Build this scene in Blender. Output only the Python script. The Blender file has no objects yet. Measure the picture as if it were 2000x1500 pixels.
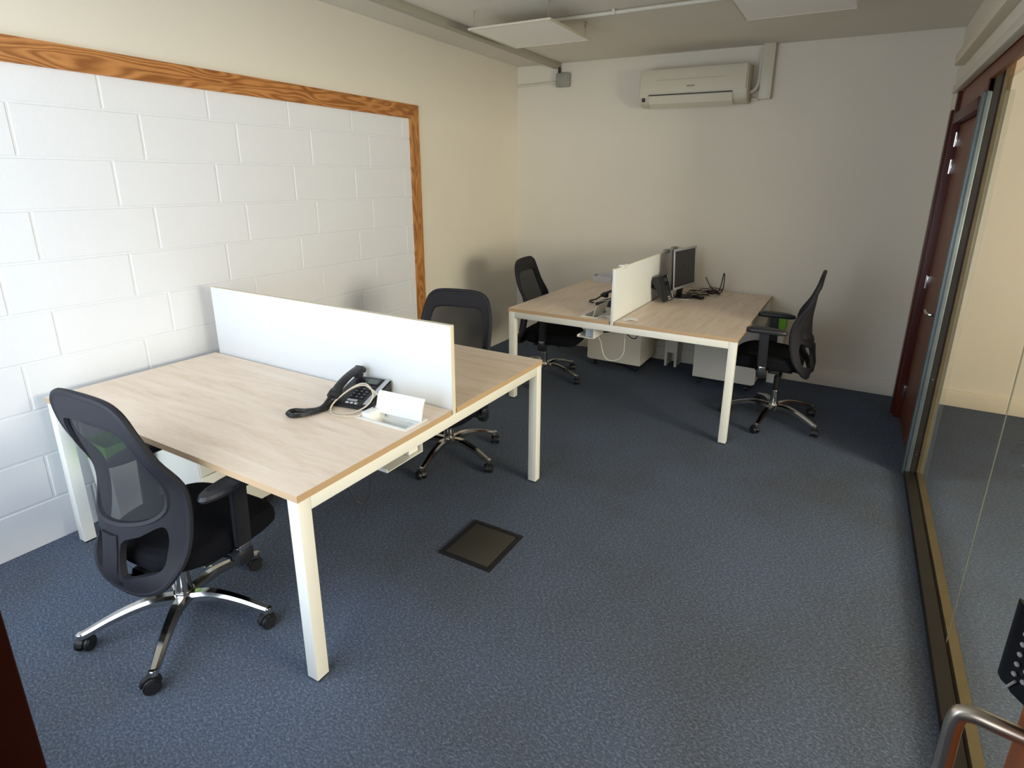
import bpy, bmesh, math, random
from mathutils import Vector, Matrix
from mathutils.geometry import delaunay_2d_cdt
R = math.radians
random.seed(7)
scene = bpy.context.scene
col = scene.collection

# ------------------------------------------------------------------ camera, light, exposure
H = 2.7385
cam_d = bpy.data.cameras.new('camera'); cam = bpy.data.objects.new('camera', cam_d); col.objects.link(cam)
yaw, pitch, roll = 0.504143, -0.283592, 0.0129
Fv = Vector((-math.sin(yaw)*math.cos(pitch), math.cos(yaw)*math.cos(pitch), math.sin(pitch)))
R0 = Vector((math.cos(yaw), math.sin(yaw), 0)); U0 = R0.cross(Fv)
Rv = R0*math.cos(roll)+U0*math.sin(roll); Uv = -R0*math.sin(roll)+U0*math.cos(roll)
m = Matrix.Identity(4)
for i in range(3):
    m[i][0] = Rv[i]; m[i][1] = Uv[i]; m[i][2] = -Fv[i]
m[0][3], m[1][3], m[2][3] = 3.12226, -5.3242, 1.69564
cam.matrix_world = m
cam_d.sensor_width = 36; cam_d.lens = 1116.99/2000*36
cam_d.shift_x = -36.97/2000; cam_d.shift_y = -77.29/2000
cam_d.clip_start = 0.02
scene.camera = cam

world = bpy.data.worlds.new('world'); scene.world = world; world.use_nodes = True
world.node_tree.nodes['Background'].inputs[0].default_value = (0.62, 0.74, 1.0, 1)
world.node_tree.nodes['Background'].inputs[1].default_value = 0.35

def area(name, loc, rot, sx, sy, power, color, spread=180):
    l = bpy.data.lights.new(name, 'AREA'); l.shape = 'RECTANGLE'; l.size = sx; l.size_y = sy
    l.energy = power; l.color = color; l.spread = R(spread)
    o = bpy.data.objects.new(name, l); col.objects.link(o); o.location = loc; o.rotation_euler = rot
    return o
# daylight outside the window of the wall the camera looks in from
area('daylight_window_near', (1.15, -5.60, 1.45), (R(90), 0, 0), 2.1, 2.25, 84, (0.75, 0.85, 1.08))
# daylight outside the window of the room beyond the glass partition
area('daylight_window_far', (7.5, -4.0, 1.75), (R(90), 0, R(90)), 1.9, 1.3, 425, (1.0, 0.87, 0.78))
# daylight from the corridor behind the open entrance door
area('daylight_corridor', (2.7, -7.6, 2.1), (R(75), 0, 0), 1.6, 1.4, 22, (0.92, 0.95, 1.0))

scene.view_settings.view_transform = 'Standard'
scene.view_settings.look = 'None'
scene.view_settings.gamma = 1
scene.view_settings.use_curve_mapping = False
scene.view_settings.exposure = 0.0
scene.cycles.max_bounces = 12
scene.cycles.transparent_max_bounces = 24
scene.cycles.sample_clamp_indirect = 6

# ------------------------------------------------------------------ materials
def srgb(r, g, b):
    f = lambda c: (c/255/12.92) if c/255 <= 0.04045 else ((c/255+0.055)/1.055)**2.4
    return (f(r), f(g), f(b), 1)
class NT:
    def __init__(s, name):
        s.m = bpy.data.materials.new(name); s.m.use_nodes = True; s.t = s.m.node_tree
        s.b = s.t.nodes['Principled BSDF']; s.out = s.t.nodes['Material Output']
    def n(s, typ, **kw):
        nd = s.t.nodes.new(typ)
        for k, v in kw.items():
            if isinstance(k, str) and k.startswith('i_'): nd.inputs[k[2:].replace('_', ' ')].default_value = v
            else: setattr(nd, k, v)
        return nd
    def l(s, a, b): s.t.links.new(a, b)
    def coords(s, scale=(1, 1, 1), rot=(0, 0, 0), loc=(0, 0, 0), obj=True):
        tc = s.n('ShaderNodeTexCoord'); mp = s.n('ShaderNodeMapping')
        mp.inputs['Scale'].default_value = scale; mp.inputs['Rotation'].default_value = rot; mp.inputs['Location'].default_value = loc
        if obj: s.l(tc.outputs['Object'], mp.inputs[0])
        else:
            g = s.n('ShaderNodeNewGeometry'); s.l(g.outputs['Position'], mp.inputs[0])
        return mp.outputs[0]
    def noise(s, vec, scale, detail=4, rough=.6, dist=0):
        nd = s.n('ShaderNodeTexNoise'); nd.inputs['Scale'].default_value = scale; nd.inputs['Detail'].default_value = detail
        nd.inputs['Roughness'].default_value = rough; nd.inputs['Distortion'].default_value = dist
        s.l(vec, nd.inputs['Vector']); return nd.outputs['Fac']
    def ramp(s, fac, stops):
        nd = s.n('ShaderNodeValToRGB'); cr = nd.color_ramp
        while len(cr.elements) > 1: cr.elements.remove(cr.elements[-1])
        cr.elements[0].position = stops[0][0]; cr.elements[0].color = stops[0][1]
        for p, c in stops[1:]:
            e = cr.elements.new(p); e.color = c
        s.l(fac, nd.inputs[0]); return nd.outputs['Color']
    def mix(s, fac, a, b, mode='MIX'):
        nd = s.n('ShaderNodeMix', data_type='RGBA', blend_type=mode)
        for sock, v in ((nd.inputs[0], fac), (nd.inputs[6], a), (nd.inputs[7], b)):
            if hasattr(v, 'links'): s.l(v, sock)
            else: sock.default_value = v
        return nd.outputs[2]
    def bump(s, h, strength=.3, dist=.002):
        nd = s.n('ShaderNodeBump'); nd.inputs['Strength'].default_value = strength; nd.inputs['Distance'].default_value = dist
        s.l(h, nd.inputs['Height']); s.l(nd.outputs[0], s.b.inputs['Normal'])
def simple(name, color, rough=.5, metal=0, spec=.5, bump=None, var=0):
    t = NT(name); t.b.inputs['Roughness'].default_value = rough; t.b.inputs['Metallic'].default_value = metal
    t.b.inputs['Specular IOR Level'].default_value = spec
    c = color
    v = t.coords()
    if var:
        f = t.noise(v, 6, 3)
        d = tuple(x*(1-var) for x in color[:3])+(1,)
        t.l(t.ramp(f, [(.35, d), (.65, c)]), t.b.inputs['Base Color'])
    else: t.b.inputs['Base Color'].default_value = c
    if bump: t.bump(t.noise(v, bump[0], 3), bump[1], bump[2])
    return t.m
def wall_mat(name, c, sc=60, st=.25):
    t = NT(name); v = t.coords(obj=False)
    f = t.noise(v, 1.3, 3); d = tuple(x*.965 for x in c[:3])+(1,)
    t.l(t.ramp(f, [(.3, d), (.7, c)]), t.b.inputs['Base Color'])
    t.b.inputs['Roughness'].default_value = .75; t.b.inputs['Specular IOR Level'].default_value = .25
    t.bump(t.noise(v, sc, 4), st, .0015); return t.m
M = {}
M['paint'] = wall_mat('wall_paint', srgb(226, 218, 203))
M['paint_adj'] = wall_mat('wall_paint_next_room', srgb(226, 216, 196))
M['block'] = wall_mat('painted_block', srgb(224, 224, 227), 90, .5)
M['ceiling'] = wall_mat('ceiling_paint', srgb(222, 216, 202), 30, .15)
M['white_metal'] = simple('white_powder_coat', srgb(238, 236, 228), .4, bump=(300, .05, .0005))
M['screen'] = simple('white_screen_laminate', srgb(232, 234, 234), .45, bump=(200, .05, .0005))
M['screen_edge'] = simple('cream_edge', srgb(232, 222, 200), .5)
M['white_plastic'] = simple('white_plastic', srgb(236, 236, 232), .35)
M['ivory'] = simple('yellowed_ivory_plastic', srgb(206, 199, 178), .4)
M['diffuser'] = simple('opal_diffuser', srgb(240, 236, 226), .5)
M['beige_plastic'] = simple('beige_plastic', srgb(210, 204, 186), .45)
M['grey_plastic'] = simple('grey_plastic', srgb(150, 148, 138), .5)
M['ped'] = simple('pedestal_white', srgb(226, 222, 212), .5)
M['black'] = simple('black_plastic', srgb(28, 28, 32), .42, bump=(400, .1, .0004))
M['blackglossy'] = simple('black_gloss', srgb(14, 14, 18), .22)
M['fabric'] = simple('black_seat_fabric', srgb(20, 20, 25), .95, spec=.15, bump=(900, .6, .001), var=.2)
M['frame_black'] = simple('chair_frame_black', srgb(32, 31, 38), .6, spec=.3, bump=(700, .2, .0005))
M['rubber'] = simple('caster_rubber', srgb(22, 22, 26), .5)
M['chrome'] = simple('polished_aluminium', srgb(205, 203, 200), .14, 1)
M['steel'] = simple('brushed_steel', srgb(200, 190, 178), .32, 1)
M['galv'] = simple('galvanised_steel', srgb(104, 114, 118), .45, .6, var=.15)
M['silver'] = simple('silver_plastic', srgb(178, 180, 184), .35, .4)
M['lcd'] = simple('lcd', srgb(70, 82, 74), .2)
M['dark_screen'] = simple('monitor_glass', srgb(24, 22, 24), .3)
M['key'] = simple('phone_key', srgb(24, 24, 28), .4)
M['keymark'] = simple('key_marking', srgb(190, 190, 190), .5)
M['cable_beige'] = simple('cable_beige', srgb(196, 186, 166), .5)
M['cable_white'] = simple('cable_white', srgb(215, 210, 196), .5)
M['cable_black'] = simple('cable_black', srgb(20, 19, 20), .45)
M['track'] = simple('dark_bronze_track', srgb(40, 34, 28), .5, .3, var=.3)
M['bead'] = simple('olive_bead', srgb(104, 88, 58), .5, var=.2)
M['paper'] = simple('paper', srgb(240, 240, 240), .7)
M['green'] = simple('green_pad', srgb(126, 196, 66), .8)
M['red'] = simple('red_tape', srgb(150, 40, 40), .6)
M['tag'] = simple('pale_green_tag', srgb(214, 232, 196), .6)
M['boxcard'] = simple('grey_card', srgb(205, 203, 202), .6)
M['socket'] = simple('socket_blue_white', srgb(190, 204, 214), .4)
M['floorbox'] = simple('floor_box_brown', srgb(62, 58, 50), .55, .1, var=.15)
M['floorboxframe'] = simple('floor_box_frame', srgb(24, 22, 24), .6)
M['pads'] = simple('arm_pad_rubber', srgb(34, 34, 40), .5)

# carpet
t = NT('carpet'); v = t.coords(obj=False)
fine = t.noise(t.coords((1, 1, 1), obj=False), 170, 3, .75)
fl = t.noise(t.coords((1.0, 1.7, 1), (0, 0, R(35)), obj=False), 80, 5, .75)
big = t.noise(v, 1.3, 4, .6)
ca = t.ramp(fl, [(.30, srgb(42, 47, 58)), (.5, srgb(78, 87, 103)), (.70, srgb(138, 149, 168))])
cb = t.mix(.4, ca, t.ramp(fine, [(.3, srgb(44, 48, 58)), (.7, srgb(120, 130, 148))]))
st = t.ramp(big, [(.35, (.90, .84, .76, 1)), (.5, (.97, .96, .95, 1)), (.65, (1.0, 1.02, 1.06, 1))])
cc = t.mix(1.0, cb, st, 'MULTIPLY')
# worn, browner traffic patch and small dark flecks
sp = t.noise(v, 9, 5, .75)
spots = t.ramp(sp, [(.70, (1, 1, 1, 1)), (.745, (.55, .53, .5, 1))])
cc = t.mix(1.0, cc, spots, 'MULTIPLY')
t.l(cc, t.b.inputs['Base Color']); t.b.inputs['Roughness'].default_value = .97; t.b.inputs['Specular IOR Level'].default_value = .1
t.bump(fine, .45, .004); M['carpet'] = t.m

def wood(name, c0, c1, c2, stretch, scale=3.0, rough=.45, obj=True, rings=0.0):
    t = NT(name); v = t.coords(stretch, obj=obj)
    a = t.noise(v, scale, 5, .6, .6); b = t.noise(v, scale*7, 4, .6)
    f = t.mix(.3, a, b)
    if rings:
        c_ = t.noise(v, scale*.55, 2, .4, .3)
        mu = t.n('ShaderNodeMath', operation='MULTIPLY'); mu.inputs[1].default_value = rings; t.l(c_, mu.inputs[0])
        sn = t.n('ShaderNodeMath', operation='SINE'); t.l(mu.outputs[0], sn.inputs[0])
        mr = t.n('ShaderNodeMapRange'); mr.inputs[1].default_value = -1; mr.inputs[2].default_value = 1; mr.inputs[3].default_value = .9; mr.inputs[4].default_value = .1
        t.l(sn.outputs[0], mr.inputs[0]); f = t.mix(.42, f, mr.outputs[0])
    t.l(t.ramp(f, [(.3, c0), (.5, c1), (.7, c2)]), t.b.inputs['Base Color'])
    t.b.inputs['Roughness'].default_value = rough; t.b.inputs['Specular IOR Level'].default_value = .35
    t.bump(b, .08, .0006); return t.m
oak = (srgb(216, 194, 172), srgb(234, 214, 194), srgb(241, 226, 210))
M['oak_x'] = wood('light_oak_laminate_a', *oak, (.9, 7, 7))
M['oak_y'] = wood('light_oak_laminate_b', *oak, (7, .9, 7))
M['duct'] = simple('painted_trunking', srgb(172, 166, 150), .5)
M['oak_edge'] = simple('oak_edge_band', srgb(196, 164, 128), .5)
M['pine_y'] = wood('varnished_pine_rail', srgb(140, 86, 42), srgb(172, 114, 62), srgb(192, 132, 76), (5, 1.6, 9), 2.0, .4, rings=75)
M['pine_z'] = wood('varnished_pine_stile', srgb(144, 90, 44), srgb(176, 118, 64), srgb(194, 136, 78), (6, 9, 1.6), 2.0, .4, rings=75)
M['mahog'] = wood('red_brown_door', srgb(92, 46, 26), srgb(112, 58, 34), srgb(126, 68, 40), (6, 6, .6), 3.0, .4)
M['mahog_dark'] = wood('dark_red_door_frame', srgb(64, 22, 16), srgb(80, 30, 22), srgb(92, 38, 26), (6, 6, .6), 3.0, .4)
M['orange_wood'] = wood('orange_brown_leaf', srgb(150, 78, 34), srgb(172, 94, 44), srgb(188, 108, 54), (6, 6, .6), 3.0, .4)

# architectural glass: clear pane, Fresnel reflections
def glass(name, tint, ior=1.6):
    t = NT(name); t.t.nodes.remove(t.b)
    tr = t.n('ShaderNodeBsdfTransparent'); tr.inputs[0].default_value = tint
    gl = t.n('ShaderNodeBsdfGlossy'); gl.inputs['Roughness'].default_value = .0; gl.inputs[0].default_value = (1, 1, 1, 1)
    fr = t.n('ShaderNodeFresnel'); fr.inputs[0].default_value = ior
    ge = t.n('ShaderNodeNewGeometry'); iv = t.n('ShaderNodeMath', operation='SUBTRACT'); iv.inputs[0].default_value = 1; t.l(ge.outputs['Backfacing'], iv.inputs[1])
    mu = t.n('ShaderNodeMath', operation='MULTIPLY'); t.l(fr.outputs[0], mu.inputs[0]); t.l(iv.outputs[0], mu.inputs[1])
    mx = t.n('ShaderNodeMixShader'); t.l(mu.outputs[0], mx.inputs[0]); t.l(tr.outputs[0], mx.inputs[1]); t.l(gl.outputs[0], mx.inputs[2])
    t.l(mx.outputs[0], t.out.inputs[0]); return t.m
M['glass'] = glass('partition_glass', (.93, .95, .92, 1))
# chair mesh fabric: open weave, part see-through
t = NT('chair_mesh_fabric'); t.b.inputs['Base Color'].default_value = srgb(40, 40, 44); t.b.inputs['Roughness'].default_value = .9
tr = t.n('ShaderNodeBsdfTransparent'); mx = t.n('ShaderNodeMixShader'); mx.inputs[0].default_value = .62
t.l(tr.outputs[0], mx.inputs[1]); t.l(t.b.outputs[0], mx.inputs[2]); t.l(mx.outputs[0], t.out.inputs[0]); M['mesh'] = t.m

# ------------------------------------------------------------------ mesh helpers
class MB:
    def __init__(s): s.bm = bmesh.new(); s.mats = []
    def mi(s, mat):
        if mat is None: return 0
        if mat not in s.mats: s.mats.append(mat)
        return s.mats.index(mat)
    def box(s, x0, x1, y0, y1, z0, z1, bev=0, mat=None, rot=None, piv=None, seg=2):
        r = bmesh.ops.create_cube(s.bm, size=1)
        vs = r['verts']; i = s.mi(mat)
        bmesh.ops.scale(s.bm, vec=(x1-x0, y1-y0, z1-z0), verts=vs)
        bmesh.ops.translate(s.bm, vec=((x0+x1)/2, (y0+y1)/2, (z0+z1)/2), verts=vs)
        fs = list({f for v in vs for f in v.link_faces})
        if bev:
            es = list({e for v in vs for e in v.link_edges})
            rr = bmesh.ops.bevel(s.bm, geom=es, offset=bev, segments=seg, affect='EDGES', profile=.5)
            vs = list({v for v in rr['verts']} | {v for v in vs if v.is_valid}); fs = list({f for v in vs for f in v.link_faces})
        for f in fs: f.material_index = i
        if rot is not None:
            bmesh.ops.rotate(s.bm, verts=vs, cent=piv or ((x0+x1)/2, (y0+y1)/2, (z0+z1)/2), matrix=rot)
        return vs
    def cyl(s, p0, p1, r0, r1=None, n=20, mat=None, bev=0):
        r1 = r0 if r1 is None else r1
        p0, p1 = Vector(p0), Vector(p1); d = p1-p0
        r = bmesh.ops.create_cone(s.bm, cap_ends=True, segments=n, radius1=r0, radius2=r1, depth=d.length)
        vs = r['verts']; i = s.mi(mat)
        if bev:
            es = [e for e in {e for v in vs for e in v.link_edges} if any(len(f.verts) > 4 for f in e.link_faces)]
            rr = bmesh.ops.bevel(s.bm, geom=es, offset=bev, segments=2, affect='EDGES')
            vs = list({v for v in rr['verts']} | {v for v in vs if v.is_valid})
        q = d.to_track_quat('Z', 'Y').to_matrix()
        bmesh.ops.rotate(s.bm, verts=vs, cent=(0, 0, 0), matrix=q)
        bmesh.ops.translate(s.bm, verts=vs, vec=(p0+p1)/2)
        for f in {f for v in vs for f in v.link_faces}: f.material_index = i
        return vs
    def sweep(s, pts, prof, mat=None, closed=False, up=(0, 0, 1), scales=None):
        """sweep a 2D profile (list of (a,b)) along points; a along side, b along up"""
        i = s.mi(mat); P = [Vector(p) for p in pts]; rings = []; n = len(P); U = Vector(up)
        for k in range(n):
            a = P[(k-1) % n] if closed or k > 0 else P[k]; b = P[(k+1) % n] if closed or k < n-1 else P[k]
            T = (b-a).normalized(); S = T.cross(U)
            if S.length < 1e-4: S = T.cross(Vector((1, 0, 0)))
            S.normalize(); V = S.cross(T).normalized()
            sa, sb = (scales[k] if scales else (1, 1))
            rings.append([s.bm.verts.new(P[k]+S*(p[0]*sa)+V*(p[1]*sb)) for p in prof])
        m_ = len(prof)
        for k in range(n if closed else n-1):
            A, B = rings[k], rings[(k+1) % n]
            for j in range(m_):
                f = s.bm.faces.new((A[j], A[(j+1) % m_], B[(j+1) % m_], B[j])); f.material_index = i
        if not closed:
            for rg in (rings[0], rings[-1]):
                f = s.bm.faces.new(rg); f.material_index = i
    def tube(s, pts, r, n=8, mat=None, closed=False, smooth=4, taper=None):
        P = catmull(pts, smooth, closed) if smooth else pts
        prof = [(r*math.cos(2*math.pi*k/n), r*math.sin(2*math.pi*k/n)) for k in range(n)]
        s.ptube(P, prof, mat, closed)
    def ptube(s, P, prof, mat, closed):
        # parallel transport
        i = s.mi(mat); P = [Vector(p) for p in P]; n = len(P)
        T = []
        for k in range(n):
            a = P[(k-1) % n] if closed or k > 0 else P[k]; b = P[(k+1) % n] if closed or k < n-1 else P[k]
            d = (b-a); T.append(d.normalized() if d.length > 1e-9 else Vector((0, 0, 1)))
        N = T[0].orthogonal().normalized(); rings = []
        for k in range(n):
            N = (N-T[k]*N.dot(T[k])).normalized(); B = T[k].cross(N)
            rings.append([s.bm.verts.new(P[k]+N*p[0]+B*p[1]) for p in prof])
        m_ = len(prof)
        for k in range(n if closed else n-1):
            A, B = rings[k], rings[(k+1) % n]
            off = 0
            if closed and k == n-1:
                off = min(range(m_), key=lambda o: (A[0].co-B[o].co).length)
            for j in range(m_):
                try:
                    f = s.bm.faces.new((A[j], A[(j+1) % m_], B[(j+1+off) % m_], B[(j+off) % m_])); f.material_index = i
                except ValueError: pass
        if not closed:
            for rg in (rings[0], rings[-1]):
                f = s.bm.faces.new(rg); f.material_index = i
    def prism(s, poly, axis, a, b, mat=None, bev=0):
        """poly: list of 2D points; axis 'x','y','z' extruded from a to b"""
        i = s.mi(mat)
        def P(p, h):
            return {'x': (h, p[0], p[1]), 'y': (p[0], h, p[1]), 'z': (p[0], p[1], h)}[axis]
        A = [s.bm.verts.new(P(p, a)) for p in poly]; B = [s.bm.verts.new(P(p, b)) for p in poly]
        n = len(poly); fs = [s.bm.faces.new(A), s.bm.faces.new(B)]
        for k in range(n): fs.append(s.bm.faces.new((A[k], A[(k+1) % n], B[(k+1) % n], B[k])))
        for f in fs: f.material_index = i
        if bev:
            es = list({e for f in fs for e in f.edges})
            bmesh.ops.bevel(s.bm, geom=es, offset=bev, segments=2, affect='EDGES')
        return A+B
    def ring_plate(s, x0, x1, y0, y1, hx0, hx1, hy0, hy1, z0, z1, mat=None):
        i = s.mi(mat); O = [(x0, y0), (x1, y0), (x1, y1), (x0, y1)]; I = [(hx0, hy0), (hx1, hy0), (hx1, hy1), (hx0, hy1)]
        v = {}
        for nm, L in (('o', O), ('i', I)):
            for k, p in enumerate(L):
                for z, zz in ((0, z0), (1, z1)): v[nm, k, z] = s.bm.verts.new((p[0], p[1], zz))
        for k in range(4):
            j = (k+1) % 4
            for q in ((('o', k, 1), ('o', j, 1), ('i', j, 1), ('i', k, 1)), (('o', k, 0), ('o', j, 0), ('i', j, 0), ('i', k, 0)),
                      (('o', k, 0), ('o', j, 0), ('o', j, 1), ('o', k, 1)), (('i', k, 0), ('i', j, 0), ('i', j, 1), ('i', k, 1))):
                f = s.bm.faces.new([v[a] for a in q]); f.material_index = i
    def transform(s, mat): s.bm.transform(mat)
    def build(s, name, mat=None, parent=None, smooth=False, loc=None, rotz=None):
        bm = s.bm
        bmesh.ops.recalc_face_normals(bm, faces=bm.faces)
        me = bpy.data.meshes.new(name); bm.to_mesh(me); bm.free()
        if mat is not None and not s.mats: me.materials.append(mat)
        for x in s.mats: me.materials.append(x)
        if smooth:
            me.shade_smooth()
            if smooth is True or smooth > 1:
                me.set_sharp_from_angle(angle=R(35 if smooth is True else smooth))
        o = bpy.data.objects.new(name, me); col.objects.link(o)
        if parent is not None: o.parent = parent
        if loc is not None: o.location = loc
        if rotz is not None: o.rotation_euler.z = rotz
        return o
def catmull(P, n=4, closed=False):
    P = [Vector(p) for p in P]; out = []; N = len(P)
    for k in range(N if closed else N-1):
        p0 = P[(k-1) % N] if closed or k > 0 else P[k]*2-P[k+1]
        p1, p2 = P[k], P[(k+1) % N]
        p3 = P[(k+2) % N] if closed or k+2 < N else p2*2-p1
        for j in range(n):
            u = j/n
            out.append(.5*((2*p1)+(p2-p0)*u+(2*p0-5*p1+4*p2-p3)*u*u+(3*p1-p0-3*p2+p3)*u**3))
    if not closed: out.append(P[-1])
    return out
def tag(o, label=None, cat=None, group=None, kind=None):
    if label: o['label'] = label
    if cat: o['category'] = cat
    if group: o['group'] = group
    if kind: o['kind'] = kind
    return o
def empty(name, loc=(0, 0, 0), rz=0):
    o = bpy.data.objects.new(name, None); col.objects.link(o); o.location = loc; o.rotation_euler.z = rz
    o.empty_display_size = .1; return o
def copy_tree(o, parent=None):
    c = o.copy(); col.objects.link(c); c.parent = parent
    for ch in [x for x in scene.objects if x.parent == o]: copy_tree(ch, c)
    return c
def text_part(name, body, size, mat, parent, loc, rot, ext=.0003):
    cu = bpy.data.curves.new(name, 'FONT'); cu.body = body; cu.size = size; cu.extrude = ext; cu.align_x = 'CENTER'; cu.align_y = 'CENTER'
    tmp = bpy.data.objects.new('tmp', cu); me = bpy.data.meshes.new_from_object(tmp); bpy.data.objects.remove(tmp)
    me.materials.append(mat); o = bpy.data.objects.new(name, me); col.objects.link(o); o.parent = parent
    o.location = loc; o.rotation_euler = rot; return o
def structure(o): o['kind'] = 'structure'; return o

# ------------------------------------------------------------------ room shell
W = 3.6; YN = -5.2; XA = 7.2
b = MB(); b.box(-.25, XA+.2, -8.2, .25, -.12, 0); structure(b.build('floor', M['carpet']))
b = MB(); b.box(-.25, XA+.2, -8.2, .25, H, H+.12); structure(b.build('ceiling', M['ceiling']))
b = MB(); b.box(-.25, XA+.2, 0, .2, 0, H); structure(b.build('wall_back', M['paint']))
# left wall: plaster with an area of painted blockwork inside a pine surround
b = MB()
b.box(-.25, -.003, -8.2, -1.62, 0, H, mat=M['block'])
b.mi(M['paint'])
b.box(-.25, -.02, -1.62, 0, 0, H, mat=M['paint'])
b.box(-.02, 0, -1.62, 0, 0, H, mat=M['paint'])
b.box(-.02, 0, -8.2, -1.62, 2.16, H, mat=M['paint'])
wl = structure(b.build('wall_left'))
rows = [2.16]+[1.9734-.2201*k for k in range(9)]+[0.0]
cache = {}
for r in range(len(rows)-1):
    zt, zb = rows[r], rows[r+1]
    off = 0 if r % 2 == 0 else .3598
    js = [y for y in (-2.2608+.5136-.5136*mm-off+.5136 for mm in range(-1, 10)) if -5.25 < y < -1.62]
    edges = [-1.62]+sorted(js, reverse=True)+[-5.25]
    for k in range(len(edges)-1):
        ya, yb = edges[k], edges[k+1]
        if ya-yb < .02: continue
        g = .005
        b = MB(); dx = random.uniform(-.0006, .0006)
        b.box(-.02, .0005+dx, yb+g*(k < len(edges)-2), ya-g*(k > 0), zb+(g if zb > 0 else 0), zt-g, bev=.0025, seg=1)
        b.build('block', M['block'], wl)
# pine surround of the blockwork
b = MB(); b.prism([(-5.2, 2.1217), (-5.2, 2.2244), (-1.5633, 2.2244), (-1.6634, 2.1217)], 'x', .0, .02, bev=.002)
o = b.build('trim_1', M['pine_y']); structure(o)
b = MB(); b.prism([(-1.6634, 0), (-1.5633, 0), (-1.5633, 2.2244), (-1.6634, 2.1217)], 'x', .0, .02, bev=.002)
o = b.build('trim_2', M['pine_z']); structure(o)
# near wall (behind the camera's doorway) with window opening and door opening
b = MB()
wx0, wx1, wz0, wz1 = .12, 2.2, .34, 2.5
b.box(-.25, wx0, YN-.12, YN, 0, H); b.box(wx0, wx1, YN-.12, YN, 0, wz0); b.box(wx0, wx1, YN-.12, YN, wz1, H)
b.box(wx1, 2.44, YN-.12, YN, 0, H); b.box(2.44, 3.45, YN-.12, YN, 2.1, H); b.box(3.45, XA, YN-.12, YN, 0, H)
structure(b.build('wall_near', M['paint']))
def window(name, x0, x1, z0, z1, y, n=2):
    b = MB(); t_ = .05
    b.box(x0, x1, y-.05, y+.01, z0, z0+t_); b.box(x0, x1, y-.05, y+.01, z1-t_, z1)
    b.box(x0, x0+t_, y-.05, y+.01, z0+t_, z1-t_); b.box(x1-t_, x1, y-.05, y+.01, z0+t_, z1-t_)
    for k in range(1, n):
        xm = x0+(x1-x0)*k/n; b.box(xm-.02, xm+.02, y-.05, y+.01, z0+t_, z1-t_)
    f = structure(b.build(name, M['white_metal']))
    for k in range(n):
        a = x0+t_+(x1-x0-2*t_)*k/n; c = x0+t_+(x1-x0-2*t_)*(k+1)/n
        p = MB(); p.box(a, c, y-.023, y-.019, z0+t_, z1-t_); p.build('pane', M['glass'], f)
    return f
window('window_1', wx0, wx1, wz0, wz1, YN-.04)
# right side: door wall (far end), wall over the partition
b = MB()
b.box(3.60, 3.72, -.43, 0, 0, H)
b.box(3.60, 3.72, YN, -.43, 2.33, H)
structure(b.build('wall_right', M['paint']))
# room beyond the glass
b = MB()
b.box(XA, XA+.2, -3.0, 0, 0, H); b.box(XA, XA+.2, -8.2, -4.9, 0, H); b.box(XA, XA+.2, -4.9, -3.0, 0, .95); b.box(XA, XA+.2, -4.9, -3.0, 2.35, H)
structure(b.build('wall_far_right', M['paint_adj']))
b = MB()
for (y0, y1, z0, z1) in ((-4.9, -3.0, .95, 1.0), (-4.9, -3.0, 2.3, 2.35), (-4.9, -4.85, 1.0, 2.3), (-3.05, -3.0, 1.0, 2.3), (-3.97, -3.93, 1.0, 2.3)):
    b.box(XA, XA+.06, y0, y1, z0, z1)
w2 = structure(b.build('window_3', M['white_metal']))
for y0, y1 in ((-4.85, -3.97), (-3.93, -3.05)):
    p = MB(); p.box(XA+.028, XA+.032, y0, y1, 1.0, 2.3); p.build('pane', M['glass'], w2)
# baseboards
b = MB(); b.box(0, 3.6, -.014, 0, 0, .13, bev=.003); structure(b.build('baseboard_back', M['paint'], smooth=True))
b = MB(); b.box(3.72, XA, -.014, 0, 0, .13, bev=.003); structure(b.build('baseboard_next_room', M['paint_adj'], smooth=True))
# corridor walls behind the camera
b = MB(); b.box(-.25, XA+.2, -8.3, -8.2, 0, H); structure(b.build('wall_corridor', M['paint']))

# ------------------------------------------------------------------ glass partition with steel post
GY0, GY1 = -5.15, -1.52
b = MB()
b.box(3.60, 3.652, GY0, GY1, 0, .035, bev=.003)          # floor track
b.box(3.628, 3.652, GY1, GY1+.04, 0, 2.33)                # upright channel at the far end
b.box(3.60, 3.652, GY0, GY1, 2.29, 2.33)
b.box(3.60, 3.652, GY0-.05, GY0, 0, 2.33)
w2f = structure(b.build('window_2', M['track']))
for y0, y1 in ((-3.012, GY1), (-4.55, -3.016), (GY0, -4.554)):
    p = MB(); p.box(3.652, 3.660, y0, y1, .0, 2.30); p.build('pane', M['glass'], w2f)
p = MB(); p.box(3.6545, 3.6575, -3.0158, -3.0122, 0.0, 2.30)
tag(p.build('silicone_joint', M['grey_plastic'], w2f), 'thin grey vertical joint between panes')
b = MB(); b.box(3.662, 3.695, GY0, GY1, 0, .04); b.box(3.662, 3.695, GY1, GY1+.04, 0, 2.33); b.box(3.662, 3.695, GY0, GY1, 2.29, 2.33)
b.build('glazing_bead', M['bead'], w2f)
b = MB(); b.cyl((3.64, GY1, .62), (3.64, GY1-.004, .62), .006, n=12); b.cyl((3.64, GY1, .15), (3.64, GY1-.004, .15), .004, n=12)
b.build('screw', M['chrome'], w2f)
b = MB()
b.box(3.586, 3.6275, GY1-.005, GY1+.045, 0, 2.14, bev=.008); b.box(3.603, 3.612, GY1-.010, GY1-.004, 0, 2.14, bev=.002)
tag(b.build('partition_post', M['galv'], smooth=True), 'galvanised grey steel post between red-brown door and glass partition', 'post')

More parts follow.
